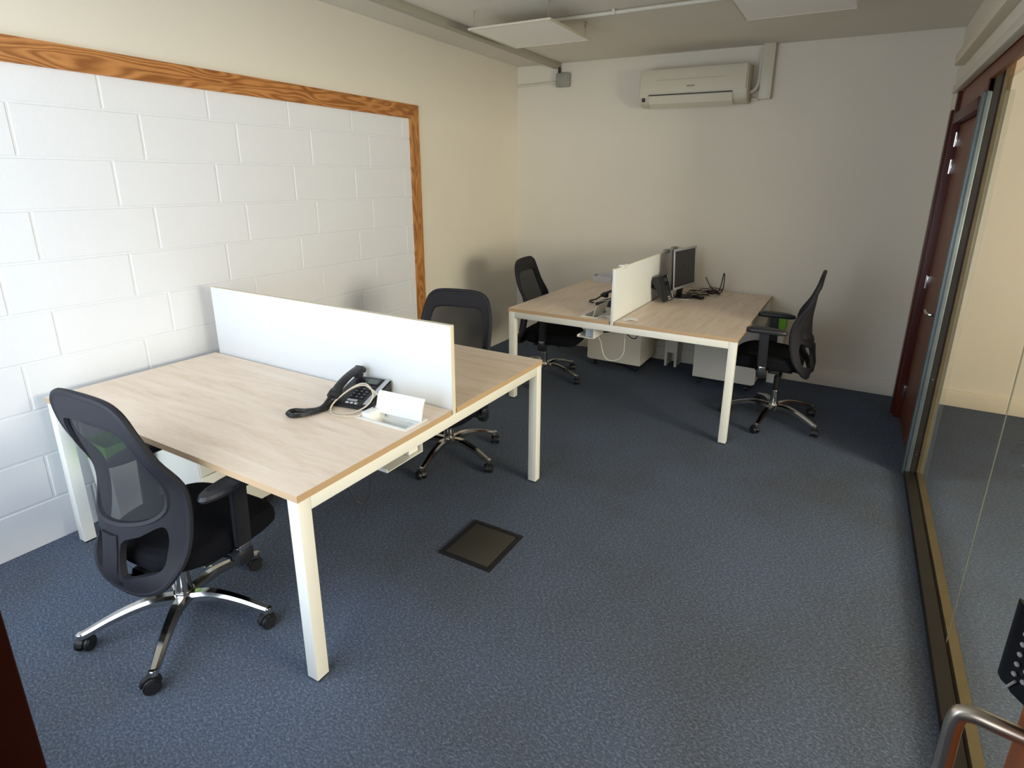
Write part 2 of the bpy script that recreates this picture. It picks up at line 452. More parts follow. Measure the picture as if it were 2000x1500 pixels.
# ------------------------------------------------------------------ red-brown door beyond the post
b = MB(); b.box(3.628, 3.668, -1.40, -.50, .006, 2.06, bev=.002)
d2 = structure(b.build('door_2', M['mahog'], smooth=True))
b = MB()
b.box(3.585, 3.70, -.50, -.43, 0, 2.27, bev=.003); b.box(3.61, 3.70, -1.475, -1.405, 0, 2.27, bev=.003); b.box(3.585, 3.70, -1.405, -.50, 2.065, 2.13, bev=.003)
b.box(3.572, 3.60, -.43, -.36, 0, 2.16, bev=.003)
b.build('door_frame', M['mahog_dark'], d2, smooth=True)
b = MB(); b.box(3.605, 3.66, -1.475, -.50, 2.13, 2.33); b.box(3.605, 3.627, -5.15, -1.475, 2.20, 2.33); b.build('transom_panel', M['mahog'], d2)
for z in (2.0-.03, 1.80, 1.03, .22):
    b = MB(); b.box(3.618, 3.630, -.545, -.505, z-.045, z+.045, bev=.001); b.cyl((3.618, -.503, z-.045), (3.618, -.503, z+.045), .006, n=10)
    b.build('hinge', M['chrome'], d2, smooth=True)
b = MB(); b.cyl((3.628, -1.31, .95), (3.62, -1.31, .95), .025); b.tube([(3.62, -1.31, .95), (3.585, -1.31, .95), (3.575, -1.29, .95), (3.575, -1.19, .95)], .009, 10)
b.build('door_handle', M['chrome'], d2, smooth=True)
# pale ledge and cable trunking above
b = MB(); b.box(3.560, 3.60, YN, -.36, 2.265, 2.315, bev=.003); structure(b.build('trim_3', M['beige_plastic'], smooth=True))
b = MB(); b.box(3.545, 3.60, YN, -.34, 2.44, 2.51, bev=.002); structure(b.build('trim_4', M['paint_adj'], smooth=True))

# ------------------------------------------------------------------ entrance door (camera stands in it)
b = MB()
b.box(2.44, 2.536, YN-.14, YN+.012, 0, 2.1, bev=.003); b.box(3.40, 3.45, YN-.14, YN+.012, 0, 2.1, bev=.003); b.box(2.536, 3.40, YN-.14, YN+.012, 2.04, 2.1, bev=.003)
dfr = b.build('door_frame', M['mahog_dark'], smooth=True)
b = MB(); b.box(3.405, 3.448, -5.185, -4.50, .01, 2.03, bev=.002)
d1 = structure(b.build('door_1', M['orange_wood'], smooth=True)); dfr.parent = d1
b = MB(); zt_ = 1.047
b.tube([(3.405, -4.56, zt_), (3.37, -4.555, zt_), (3.343, -4.548, zt_-.004), (3.332, -4.545, zt_-.022), (3.332, -4.545, zt_-.10), (3.332, -4.545, zt_-.26),
        (3.336, -4.546, zt_-.285), (3.37, -4.555, zt_-.30), (3.405, -4.56, zt_-.30)], .0105, 14, smooth=6)
b.build('door_handle', M['steel'], d1, smooth=True)
b = MB(); b.cyl((3.406, -4.56, zt_), (3.398, -4.56, zt_), .017, n=20); b.cyl((3.406, -4.56, zt_-.30), (3.398, -4.56, zt_-.30), .017, n=20)
b.build('handle_collar', M['blackglossy'], d1, smooth=True)
# keypad lock: wedge body with its key face turned to the doorway
b = MB(); b.prism([(3.405, -4.53), (3.366, -4.505), (3.370, -4.535), (3.394, -4.572), (3.405, -4.575)], 'z', 1.083, 1.215, bev=.009)
kp = b.build('keypad_lock', M['blackglossy'], d1, smooth=True)
fa, fb = Vector((3.370, -4.535, 0)), Vector((3.394, -4.572, 0)); fn = Vector((-.839, -.544, 0))
for r_ in range(5):
    for c_ in range(3):
        p_ = fa.lerp(fb, .22+.28*c_)+fn*.001; z_ = 1.178-.0145*r_
        b = MB(); b.cyl(p_+Vector((0, 0, z_)), p_+fn*.003+Vector((0, 0, z_)), .003, n=10, bev=.0006)
        b.build('key', M['silver'], kp, smooth=True)
b = MB(); q_ = fa.lerp(fb, .1)+fn*.001; b.cyl(q_+Vector((0, 0, 1.094)), fa.lerp(fb, .3)+fn*.002+Vector((0, 0, 1.112)), .0016, n=8); b.build('trim_strip', M['silver'], kp)

# ------------------------------------------------------------------ floor box
t0 = empty('floor_box', (1.783, -3.36, 0))
b = MB(); b.ring_plate(-.142, .142, -.152, .152, -.122, .122, -.132, .132, 0, .007); b.build('frame', M['floorboxframe'], t0)
b = MB(); b.box(-.119, .119, -.129, .129, 0, .006, bev=.002); b.build('lid', M['floorbox'], t0, smooth=True)
tag(t0, 'square dark brown electrical floor box lid set in blue-grey carpet', 'floor box')

# ------------------------------------------------------------------ ceiling fittings
def led(x0, x1, y0, y1, z, label):
    t = empty('ceiling_panel', ((x0+x1)/2, (y0+y1)/2, z)); hx, hy = (x1-x0)/2, (y1-y0)/2
    b = MB(); b.ring_plate(-hx, hx, -hy, hy, -hx+.012, hx-.012, -hy+.012, hy-.012, 0, .012); b.build('frame', M['ivory'], t)
    b = MB(); b.box(-hx+.012, hx-.012, -hy+.012, hy-.012, .003, .010); b.build('diffuser', M['diffuser'], t)
    b = MB(); b.box(-.10, .10, -.02, .03, .012, .045, bev=.003); b.build('driver_box', M['grey_plastic'], t, smooth=True)
    for sx, sy in ((-1, -1), (-1, 1), (1, -1), (1, 1)):
        b = MB(); X, Y = sx*(hx-.03), sy*(hy-.03)
        b.cyl((X, Y, .010), (X, Y, H-z-.035), .0018, n=8, mat=M['steel']); b.cyl((X, Y, H-z-.04), (X, Y, H-z), .006, n=10, mat=M['grey_plastic'])
        b.build('hanger', None, t, smooth=True)
    tag(t, label, 'ceiling light'); return t
led(.715, 1.325, -1.875, -1.26, 2.62, 'unlit white square panel light hung below ceiling near the left wall')
led(2.36, 2.97, -1.93, -1.32, 2.62, 'unlit white square panel light at top right edge of the photo')
b = MB(); b.box(.405, .475, YN, -.0, H-.045, H, bev=.003)
tag(b.build('cable_trunking', M['duct'], smooth=True), 'long grey cable trunking running along ceiling beside the left wall', 'trunking')
t0 = empty('conduit', (.475, -1.47, H))
b = MB(); b.tube([(0, 0, -.018), (3.1, 0, -.018)], .0125, 12, smooth=0); b.build('pipe', M['beige_plastic'], t0, smooth=True)
for x in (.35, 1.1, 1.9, 2.7):
    b = MB(); b.box(x-.01, x+.01, -.017, .017, -.033, 0, bev=.002); b.build('clip', M['beige_plastic'], t0, smooth=True)
tag(t0, 'thin round conduit crossing the ceiling behind the hanging panel light', 'conduit')
t0 = empty('junction_box', (.512, 0, 2.588))
b = MB(); b.box(-.07, .07, -.05, 0, -.062, .062, bev=.012, seg=3); b.build('body', M['grey_plastic'], t0, smooth=True)
b = MB(); b.box(-.055, .055, -.055, -.045, -.048, .048, bev=.003); b.build('cover', M['grey_plastic'], t0, smooth=True)
b = MB(); b.cyl((-.04, -.03, .06), (-.04, -.03, .105), .014, n=14, mat=M['black']); b.build('cable_gland', None, t0, smooth=True)
b = MB(); b.tube([(-.04, -.03, .10), (-.05, -.03, .13), (-.07, -.035, .14)], .010, 8); b.build('cable', M['black'], t0, smooth=True)
tag(t0, 'grey square junction box on back wall just below ceiling', 'junction box')
b = MB(); b.tube([(.004, -.014, 2.562), (.442, -.014, 2.575)], .011, 12, smooth=0)
tag(b.build('conduit', M['beige_plastic'], smooth=True), 'short pale conduit from left corner to grey junction box', 'conduit')

# ------------------------------------------------------------------ air conditioner
t0 = empty('air_conditioner', (1.775, 0, 2.30))
b = MB()
prof = [(0, .005), (-.10, -.005), (-.165, .03), (-.195, .09), (-.20, .24), (-.185, .285), (-.02, .292), (0, .29)]
b.prism(prof, 'x', -.445, .445, bev=.006); b.build('body', M['ivory'], t0, smooth=True)
b = MB(); b.prism([(-.197, .10), (-.207, .10), (-.209, .245), (-.194, .284), (-.190, .282), (-.199, .24)], 'x', -.435, .435, bev=.002)
fp = b.build('front_panel', M['ivory'], t0, smooth=True)
b = MB(); b.box(-.30, .27, -.2095, -.2075, .196, .1985); b.build('groove', M['grey_plastic'], fp)
b = MB(); b.prism([(-.110, -.006), (-.163, .022), (-.192, .078), (-.197, .075), (-.168, .017), (-.112, -.012)], 'x', -.36, .335, bev=.001)
b.build('louvre', M['beige_plastic'], t0, smooth=True)
b = MB(); b.prism([(-.196, .080), (-.200, .080), (-.200, .088), (-.196, .088)], 'x', -.36, .335); b.build('outlet_slot', M['track'], t0)
b = MB(); b.box(-.415, -.395, -.200, -.180, .035, .065); b.build('indicator', M['track'], t0)
b = MB(); b.box(-.035, .030, -.2115, -.208, .135, .148, bev=.001); tag(b.build('badge', M['grey_plastic'], fp, smooth=True), 'small dark grey badge')
tag(t0, 'white wall-mounted air conditioner high on the back wall', 'air conditioner')
t0 = empty('air_conditioner_trunking', (2.335, 0, 2.33))
b = MB(); b.box(-.045, .045, -.06, 0, 0, H-2.33, bev=.003); b.build('riser', M['ivory'], t0, smooth=True)
b = MB(); b.box(-.11, -.045, -.035, 0, -.006, .012, bev=.002); b.build('side_channel', M['ivory'], t0, smooth=True)
b = MB(); b.tube([(-.125, -.05, .055), (-.085, -.045, .07), (-.060, -.04, .12), (-.056, -.035, .20), (-.056, -.035, .38)], .016, 12); b.build('pipe', M['beige_plastic'], t0, smooth=True)
tag(t0, 'white vertical pipe trunking from air conditioner up to ceiling', 'trunking')

# ------------------------------------------------------------------ desks
LEG = .05; ZT = .735; TT = .025
def desk(name, x0, x1, y0, y1, split_axis, s0, s1, holes, label):
    """double bench desk; top split by the slot s0..s1 across split_axis"""
    root = empty(name, ((x0+x1)/2, (y0+y1)/2, 0)); cx, cy = root.location.x, root.location.y
    T = Matrix.Translation((-cx, -cy, 0))
    if split_axis == 'y': tops = [(x0, x1, y0, s0), (x0, x1, s1, y1)]
    else: tops = [(x0, s0, y0, y1), (s1, x1, y0, y1)]
    wm = M['oak_x'] if split_axis == 'y' else M['oak_y']
    for k, (a, c, d, e) in enumerate(tops):
        b = MB(); h = holes.get(k)
        if h:
            b.ring_plate(a, c, d, e, *h, ZT-TT, ZT, mat=wm)
            b.mi(M['oak_edge'])
            for f in b.bm.faces:
                f.normal_update()
                if abs(f.normal.z) < .5: f.material_index = 1
        else:
            b.box(a, c, d, e, ZT-TT, ZT, mat=wm); b.mi(M['oak_edge'])
            for f in b.bm.faces:
                f.normal_update()
                if abs(f.normal.z) < .5: f.material_index = 1
        b.transform(T); b.build('desktop', None, root)
    for lx in (x0+.003, x1-.003-LEG):
        for ly in (y0+.003, y1-.003-LEG):
            b = MB(); b.box(lx, lx+LEG, ly, ly+LEG, .008, ZT-TT, bev=.002, mat=M['white_metal']); b.box(lx+.004, lx+LEG-.004, ly+.004, ly+LEG-.004, 0, .009, mat=M['rubber'])
            b.transform(T); b.build('leg', None, root, smooth=True)
    rz0, rz1 = ZT-TT-.048, ZT-TT
    if split_axis == 'y':
        ends = [(x0+.003, x0+.043, y0+.053, y1-.053), (x1-.043, x1-.003, y0+.053, y1-.053)]
        longs = [(x0+.043, x1-.043, y0+.06, y0+.10), (x0+.043, x1-.043, y1-.10, y1-.06), (x0+.043, x1-.043, s0-.16, s0-.12), (x0+.043, x1-.043, s1+.12, s1+.16)]
    else:
        ends = [(x0+.053, x1-.053, y0+.003, y0+.043), (x0+.053, x1-.053, y1-.043, y1-.003)]
        longs = [(x0+.06, x0+.10, y0+.043, y1-.043), (x1-.10, x1-.06, y0+.043, y1-.043), (s0-.16, s0-.12, y0+.043, y1-.043), (s1+.12, s1+.16, y0+.043, y1-.043)]
    for nm, L in (('end_rail', ends), ('long_rail', longs)):
        for (a, c, d, e) in L:
            b = MB(); b.box(a, c, d, e, rz0, rz1-.0005, bev=.0015); b.transform(T); b.build(nm, M['white_metal'], root, smooth=True)
    tag(root, label, 'desk')
    return root, T
def lid_mesh(w):
    """curved flap hinged along its lower edge at y=0, leaning back (+y), width w along x"""
    b = MB(); n = 8; P = []
    for k in range(n+1):
        u = k/n; ang = R(62+26*u)
        P.append((u*.035*1.0, .086*math.sin(u*1.45)/math.sin(1.45)))
    th = .004; poly = [(p[0], p[1]) for p in P]+[(p[0]+th, p[1]-th*.4) for p in reversed(P)]
    b.prism(poly, 'x', -w/2, w/2, bev=.001); return b
# near desk
d1x0, d1x1, d1y0, d1y1 = .0985, 1.7313, -4.298, -2.670
hx0, hx1, hy0, hy1 = 1.437, 1.697, -3.753, -3.635
desk1, T1 = desk('bench_desk', d1x0, d1x1, d1y0, d1y1, 'y', -3.500, -3.462, {0: (hx0, hx1, hy0, hy1)}, 'nearest double bench desk with pale oak top and white square legs, holding the telephone')
b = MB(); b.ring_plate(hx0-.008, hx1+.008, hy0-.008, hy1+.008, hx0+.006, hx1-.006, hy0+.006, hy1-.006, ZT-.002, ZT+.003)
b.box(hx0+.002, hx1-.002, hy0+.002, hy0+.006, ZT-.09, ZT-.002); b.box(hx0+.002, hx1-.002, hy1-.006, hy1-.002, ZT-.09, ZT-.002)
b.box(hx0+.002, hx0+.006, hy0+.002, hy1-.002, ZT-.09, ZT-.002); b.box(hx1-.006, hx1-.002, hy0+.002, hy1-.002, ZT-.09, ZT-.002); b.box(hx0+.002, hx1-.002, hy0+.002, hy1-.002, ZT-.094, ZT-.09)
b.transform(T1); cp = b.build('cable_port', M['white_plastic'], desk1)
b = lid_mesh(.235); b.transform(T1 @ Matrix.Translation((1.585, -3.672, ZT+.004)) @ Matrix.Rotation(R(3), 4, 'Z')); b.build('flap', M['white_plastic'], cp, smooth=True)
text_part('emblem', '~', .012, M['silver'], cp, (1.665-desk1.location.x, -3.650-desk1.location.y, ZT+.065), (R(60), 0, R(3)))
# socket block in port
b = MB(); b.box(hx0+.01, hx0+.055, hy0+.012, hy1-.012, ZT-.075, ZT+.02, bev=.004); b.transform(T1); b.build('socket_block', M['white_plastic'], cp, smooth=True)
# tray under near desk
b = MB(); b.box(.25, 1.675, -3.845, -3.63, .585, .588); b.box(.25, 1.675, -3.845, -3.842, .588, .60); b.box(.25, 1.675, -3.633, -3.63, .588, .66); b.transform(T1); b.build('cable_tray', M['white_metal'], desk1)
b = MB(); b.box(1.40, 1.655, -3.70, -3.640, .589, .652, bev=.003); b.transform(T1); ss = b.build('socket_strip', M['boxcard'], desk1, smooth=True)
b = MB(); b.box(1.6555, 1.658, -3.698, -3.642, .591, .650, mat=M['white_plastic']); b.box(1.6555, 1.659, -3.698, -3.642, .645, .652, mat=M['red']); b.transform(T1); b.build('end_cap', None, ss)
# far desk
e0, e1_, f0, f1 = .893, 2.5855, -1.650, -.0156-.004
ex0, ex1, ey0, ey1 = 1.487, 1.603, -1.595, -1.34
desk2, T2 = desk('bench_desk', e0, e1_, f0, f1, 'x', 1.720, 1.758, {0: (ex0, ex1, ey0, ey1)}, 'far double bench desk with pale oak top against the back wall, holding the monitor')
b = MB(); b.ring_plate(ex0-.008, ex1+.008, ey0-.008, ey1+.008, ex0+.006, ex1-.006, ey0+.006, ey1-.006, ZT-.002, ZT+.003)
b.box(ex0+.002, ex1-.002, ey0+.002, ey0+.006, ZT-.09, ZT-.002); b.box(ex0+.002, ex1-.002, ey1-.006, ey1-.002, ZT-.09, ZT-.002)
b.box(ex0+.002, ex0+.006, ey0+.002, ey1-.002, ZT-.09, ZT-.002); b.box(ex1-.006, ex1-.002, ey0+.002, ey1-.002, ZT-.09, ZT-.002); b.box(ex0+.002, ex1-.002, ey0+.002, ey1-.002, ZT-.094, ZT-.09)
b.transform(T2); cp2 = b.build('cable_port', M['white_plastic'], desk2)
b = lid_mesh(.235); b.transform(T2 @ Matrix.Translation((1.565, -1.467, ZT+.004)) @ Matrix.Rotation(R(-90), 4, 'Z')); b.build('flap', M['beige_plastic'], cp2, smooth=True)
b = MB(); b.box(ex0+.012, ex1-.03, -1.40, -1.352, ZT-.075, ZT+.012, bev=.003); b.transform(T2); b.build('socket_block', M['grey_plastic'], cp2, smooth=True)
b = MB(); b.box(1.455, 1.585, -1.60, -.25, .575, .579); b.box(1.455, 1.458, -1.60, -.25, .579, .592); b.box(1.582, 1.585, -1.60, -.25, .579, .686); b.transform(T2); b.build('cable_tray', M['white_metal'], desk2)
b = MB(); b.box(1.510, 1.575, -1.575, -1.26, .580, .655, bev=.004); b.transform(T2); b.build('socket_strip', M['socket'], desk2, smooth=True)
# cable riser with two feet under the far desk
b = MB(); b.box(1.742, 1.842, -.175, -.165, .13, .70, mat=M['ped']); b.box(1.735, 1.757, -.19, -.02, .0, .70, mat=M['ped']); b.box(1.827, 1.849, -.19, -.02, .0, .70, mat=M['ped'])
b.transform(T2); b.build('cable_riser', None, desk2)
# screens
def screen(loc, length, rz, label):
    t = empty('desk_screen', loc, rz)
    b = MB(); b.box(-length/2, length/2, -.010, .010, 0, .392, bev=.0015); b.build('panel', M['screen'], t, smooth=True)
    b = MB(); b.box(length/2, length/2+.002, -.0105, .0105, 0, .393); b.box(-length/2, length/2, -.0105, .0105, .392, .394); b.build('edge_band', M['screen_edge'], t)
    for x in (-length*.35, length*.35):
        b = MB(); b.box(x-.03, x+.03, -.013, .013, -.03, .0, bev=.002); b.build('clamp', M['white_metal'], t, smooth=True)
    tag(t, label, 'desk screen')
screen((.927, -3.481, .7135), 1.608, 0, 'white desk screen standing along middle of the nearest desk')
screen((1.739, -.852, .7135), 1.612, R(90), 'cream-lit white desk screen standing along middle of the far desk')

# ------------------------------------------------------------------ task chairs
ZC = [(.385, -.195), (.42, -.205), (.46, -.215), (.55, -.20), (.68, -.185), (.79, -.175), (.90, -.182), (1.0, -.190), (1.10, -.200)]
CW = [(.385, .03), (.46, .09), (.55, .12), (.68, .125), (.79, .105), (.90, .05), (1.0, .02), (1.10, .005)]
def lerp(T, x):
    if x <= T[0][0]: return T[0][1]
    for (a, fa_), (c, fc_) in zip(T, T[1:]):
        if x <= c: return fa_+(fc_-fa_)*(x-a)/(c-a)
    return T[-1][1]
def smoothT(T):
    pts = catmull([(a, c, 0) for a, c in T], 6); return [(p.x, p.y) for p in pts]
ZC, CW = smoothT(ZC), smoothT(CW)
def S(u, z, off=0): return Vector((u, lerp(ZC, z)+lerp(CW, z)*(min(1, abs(u)/.25))**2+off, z))
half_out = [(0, 1.105), (.09, 1.103), (.15, 1.092), (.188, 1.062), (.208, 1.01), (.221, .95), (.230, .87), (.237, .79), (.240, .71), (.239, .64), (.236, .56), (.226, .49), (.198, .435), (.135, .402), (.06, .386), (0, .384)]
half_win = [(0, 1.018), (.08, 1.018), (.145, 1.008), (.172, .978), (.187, .92), (.196, .84), (.200, .77), (.190, .70), (.145, .662), (.07, .648), (0, .645)]
side_hole = [(.052, .580), (.12, .612), (.182, .645), (.198, .61), (.196, .55), (.186, .492), (.12, .470), (.056, .462)]
def loop(half): 
    r = catmull([(p[0], p[1], 0) for p in half], 3); r = [(p.x, p.y) for p in r]
    l = [(-x, z) for x, z in reversed(r[1:-1])]
    return r+l
def inside(p, poly):
    c = False; n = len(poly); j = n-1
    for i in range(n):
        (xi, yi), (xj, yj) = poly[i], poly[j]
        if (yi > p[1]) != (yj > p[1]) and p[0] < (xj-xi)*(p[1]-yi)/(yj-yi)+xi: c = not c
        j = i
    return c
def cdt_surface(outer, holes, th, off=0, step=.022):
    pts = []; edges = []
    for L in [outer]+holes:
        k0 = len(pts); pts += [Vector(p) for p in L]; edges += [(k0+i, k0+(i+1) % len(L)) for i in range(len(L))]
    x = -.26
    while x < .26:
        z = .38
        while z < 1.11:
            p = (x+random.uniform(-.002, .002), z+random.uniform(-.002, .002))
            if inside(p, outer) and not any(inside(p, h) for h in holes):
                if min((Vector(p)-q).length for q in pts[:len(outer)+sum(len(h) for h in holes)]) > step*.45: pts.append(Vector(p))
            z += step
        x += step
    r = delaunay_2d_cdt(pts, edges, [], 0, 1e-5)
    V, F = r[0], r[2]
    b = MB(); vs = [[b.bm.verts.new(S(v[0], v[1], off+o_)) for v in V] for o_ in (th/2, -th/2)]
    cnt = {}
    for f in F:
        c = (sum(V[i][0] for i in f)/len(f), sum(V[i][1] for i in f)/len(f))
        if not inside(c, outer) or any(inside(c, h) for h in holes): continue
        b.bm.faces.new([vs[0][i] for i in f]); b.bm.faces.new([vs[1][i] for i in reversed(f)])
        for a, c2 in zip(f, list(f[1:])+[f[0]]):
            k = (min(a, c2), max(a, c2)); cnt[k] = cnt.get(k, 0)+1
    for (a, c2), n in cnt.items():
        if n == 1: b.bm.faces.new((vs[0][a], vs[0][c2], vs[1][c2], vs[1][a]))
    for v in [v for v in b.bm.verts if not v.link_faces]: b.bm.verts.remove(v)
    return b
outer, win = loop(half_out), loop(half_win)
sh = [(p.x, p.y) for p in catmull([(a, c, 0) for a, c in side_hole], 3, True)]; sh2 = [(-a, c) for a, c in sh]
DZ = -.08   # default gas-lift offset applied to upper parts
def make_chair():
    root = empty('task_chair')
    # --- star base
    b = MB()
    b.cyl((0, 0, .088), (0, 0, .14), .042, .036, 24, bev=.005); b.cyl((0, 0, .14), (0, 0, .235), .030, .026, 24, bev=.003)
    prof = [(-.5, -.5), (.5, -.5), (.5, .15), (.28, .5), (-.28, .5), (-.5, .15)]
    base_path = catmull([(.025, 0, .112), (.10, 0, .126), (.17, 0, .120), (.24, 0, .103), (.30, 0, .082), (.335, 0, .070)], 4)
    n = len(base_path)
    for k in range(5):
        a = R(72*k); rot = Matrix.Rotation(a, 3, 'Z')
        P = [rot @ p for p in base_path]; sc = [(.050-.024*(i/(n-1)), .034-.012*(i/(n-1))) for i in range(n)]
        b.sweep(P, prof, scales=sc)
        e = rot @ Vector((.335, 0, 0)); b.cyl((e.x, e.y, .058), (e.x, e.y, .082), .014, n=14, bev=.003)
    base = b.build('star_base', M['chrome'], root, smooth=True)
    for k in range(5):
        b = MB()
        for s_ in (-1, 1):
            b.cyl((0, s_*.009, .029), (0, s_*.026, .029), .029, .027, 22, bev=.004)
        b.cyl((0, -.009, .029), (0, .009, .029), .012, n=12)
        arc = [(.034*math.cos(R(t_)), .034*math.sin(R(t_))) for t_ in range(10, 171, 16)]+[(.026*math.cos(R(t_)), .026*math.sin(R(t_))) for t_ in range(170, 9, -16)]
        b.prism([(p[0], p[1]+.029) for p in arc], 'y', -.010, .010); b.cyl((.012, 0, .052), (.012, 0, .066), .009, n=12)
        a = R(72*k); off = Matrix.Rotation(a, 3, 'Z') @ Vector((.335, 0, 0))
        ca_ = R(random.uniform(0, 360))
        o = b.build('caster', M['rubber'], base, smooth=True, loc=(off.x-.012*math.cos(ca_), off.y-.012*math.sin(ca_), 0), rotz=ca_)
    b = MB(); b.cyl((0, 0, .225), (0, 0, .42), .015, n=18); b.cyl((0, 0, .235), (0, 0, .34), .022, n=18, bev=.002); b.build('gas_column', M['black'], root, smooth=True)
    # --- upper parts, all with the gas-lift offset
    up = []
    b = MB(); b.box(-.09, .09, -.10, .12, .395, .445, bev=.012, seg=3); b.box(-.20, .20, -.02, .05, .41, .435, bev=.006)
    mech = b.build('seat_mechanism', M['black'], root, smooth=True); up.append(mech)
    b = MB(); b.tube([(.08, .05, .41), (.16, .06, .405), (.225, .075, .395)], .006, 8); b.box(.215, .265, .06, .09, .387, .401, bev=.005)
    b.build('lever', M['black'], mech, smooth=True)
    b = MB(); b.cyl((-.08, -.03, .415), (-.15, -.03, .38), .008, n=10); b.build('lever', M['black'], mech, smooth=True)
    b = MB(); b.cyl((-.02, .10, .42), (-.02, .14, .36), .019, .022, 16, bev=.003); b.build('tension_knob', M['black'], mech, smooth=True)
    # seat: superellipse cushion with waterfall front
    b = MB(); n, rings = 44, 9; grid = []
    for j in range(rings+1):
        t_ = j/rings; rr = math.sin(t_*math.pi); 
        prof_s = [(0.0, -.058), (.80, -.058), (.93, -.048), (.99, -.028), (1.0, -.008), (.99, .012), (.95, .026), (.85, .036), (.5, .040), (0.0, .038)][j]
        ring = []
        for k in range(n):
            a = 2*math.pi*k/n; ca_, sa_ = math.cos(a), math.sin(a)
            x = math.copysign(abs(ca_)**.55, ca_)*.250; y = math.copysign(abs(sa_)**.62, sa_)*.245
            if y < 0: x *= 1-.12*(abs(y)/.245)**2
            x *= prof_s[0]; y *= prof_s[0]; z = prof_s[1]
            if y > .10: z -= (y-.10)**2*1.6
            if j > 5: z += .10*x*x*8*.25
            ring.append(b.bm.verts.new((x, y+.085, .487+z)))
            if prof_s[0] == 0: break
        grid.append(ring)
    for j in range(rings):
        A, B = grid[j], grid[j+1]
        for k in range(n):
            if len(A) == 1: b.bm.faces.new((A[0], B[k], B[(k+1) % n]))
            elif len(B) == 1: b.bm.faces.new((A[k], A[(k+1) % n], B[0]))
            else: b.bm.faces.new((A[k], A[(k+1) % n], B[(k+1) % n], B[k]))
    seat = b.build('seat', M['fabric'], root, smooth=2); up.append(seat)
    # back frame
    b = cdt_surface(outer, [win, sh, sh2], .022)
    b.ptube([S(u, z) for u, z in outer], [(.0135*math.cos(2*math.pi*k/8), .0135*math.sin(2*math.pi*k/8)) for k in range(8)], None, True)
    b.ptube([S(u, z) for u, z in win], [(.0125*math.cos(2*math.pi*k/6), .0125*math.sin(2*math.pi*k/6)) for k in range(6)], None, True)
    # raised centre spine on the rear, bending under the seat
    sp = [(0, lerp(ZC, z)-.006, z) for z in (.61, .57, .53, .48, .43)]+[(0, -.19, .40), (0, -.14, .402), (0, -.08, .41)]
    b.sweep(sp, [(-.040, -.006), (-.030, -.013), (.030, -.013), (.040, -.006), (.034, .012), (-.034, .012)], up=(0, 1, 0))
    bf = b.build('back_frame', M['frame_black'], root, smooth=40); up.append(bf)
    b = cdt_surface(win, [], .003, .004); b.build('mesh_panel', M['mesh'], bf, smooth=2)
    # armrests
    for s_ in (-1, 1):
        b = MB()
        b.prism([(.055, .47), (.115, .47), (.125, .715), (.065, .715)], 'x', s_*.272-.014, s_*.272+.014, bev=.006)
        b.cyl((s_*.235, .085, .425), (s_*.285, .085, .425), .034, n=22, bev=.008); b.box(s_*.18-.06, s_*.18+.06, .06, .11, .415, .437, bev=.005)
        b.box(s_*.272-.017, s_*.272+.017, .05, .115, .395, .455, bev=.010)
        ar = b.build('armrest', M['black'], root, smooth=True); up.append(ar)
        b = MB(); b.box(s_*.272-.0125, s_*.272+.0125, .060, .108, .452, .475, bev=.002); b.build('chrome_collar', M['chrome'], ar, smooth=True)
        b = MB(); n_ = 28; rg = []
        for (sc_, z_) in ((.0, .712), (.80, .712), (.96, .718), (1.0, .728), (.95, .740), (.75, .747), (0, .749)):
            if sc_ == 0: rg.append([b.bm.verts.new((s_*.272, .085, z_))]); continue
            r_ = []
            for k in range(n_):
                a = 2*math.pi*k/n_; ca_, sa_ = math.cos(a), math.sin(a)
                x = math.copysign(abs(ca_)**.75, ca_)*.045*(1+.18*sa_); y = math.copysign(abs(sa_)**.8, sa_)*.137
                r_.append(b.bm.verts.new((s_*.272+x*sc_, .085+y*sc_, z_-.05*(y*sc_)**2/.137*.9)))
            rg.append(r_)
        for A, B in zip(rg, rg[1:]):
            for k in range(n_):
                if len(A) == 1: b.bm.faces.new((A[0], B[k], B[(k+1) % n_]))
                elif len(B) == 1: b.bm.faces.new((A[k], A[(k+1) % n_], B[0]))
                else: b.bm.faces.new((A[k], A[(k+1) % n_], B[(k+1) % n_], B[k]))
        b.build('arm_pad', M['pads'], ar, smooth=2)
    return root
proto = make_chair()
UPPER = {'seat_mechanism', 'seat', 'back_frame', 'armrest'}
def place(c, x, y, heading, base_ang, dz, label):
    c.location = (x, y, 0); c.rotation_euler.z = R(heading)
    for ch in [o for o in scene.objects if o.parent == c]:
        nm = ch.name.split('.')[0]
        if nm == 'star_base': ch.rotation_euler.z = R(base_ang-heading)
        if nm in UPPER: ch.location.z = dz
    tag(c, label, 'chair', 'black mesh-back task chairs')
chairs = [proto]+[copy_tree(proto) for _ in range(3)]
place(chairs[0], 1.043, -4.333, 3, 24, -.095, 'nearest black mesh-back task chair, seen from behind at the near desk')
place(chairs[1], 1.09, -2.69, 193, 63, -.085, 'black mesh-back task chair behind the white screen of the near desk')
place(chairs[2], 0.905, -1.06, -84, 67, -.07, 'black mesh-back task chair in the left corner, facing right at the far desk')
place(chairs[3], 2.795, -1.03, 90, 43, 0, 'black mesh-back task chair seen side-on at right end of the far desk')
# tag hanging below the nearest chair
b = MB(); b.box(-.014, .014, -.001, .001, -.052, 0, bev=.0008)
b.cyl((0, 0, 0), (0, 0, .045), .0012, n=6); b.cyl((0, 0, .04), (0, 0, .055), .006, n=8)
tagp = b.build('paper_tag', M['tag'], chairs[0], loc=(.075, .06, .275), rotz=R(40)); tag(tagp, 'pale green-white swing tag')

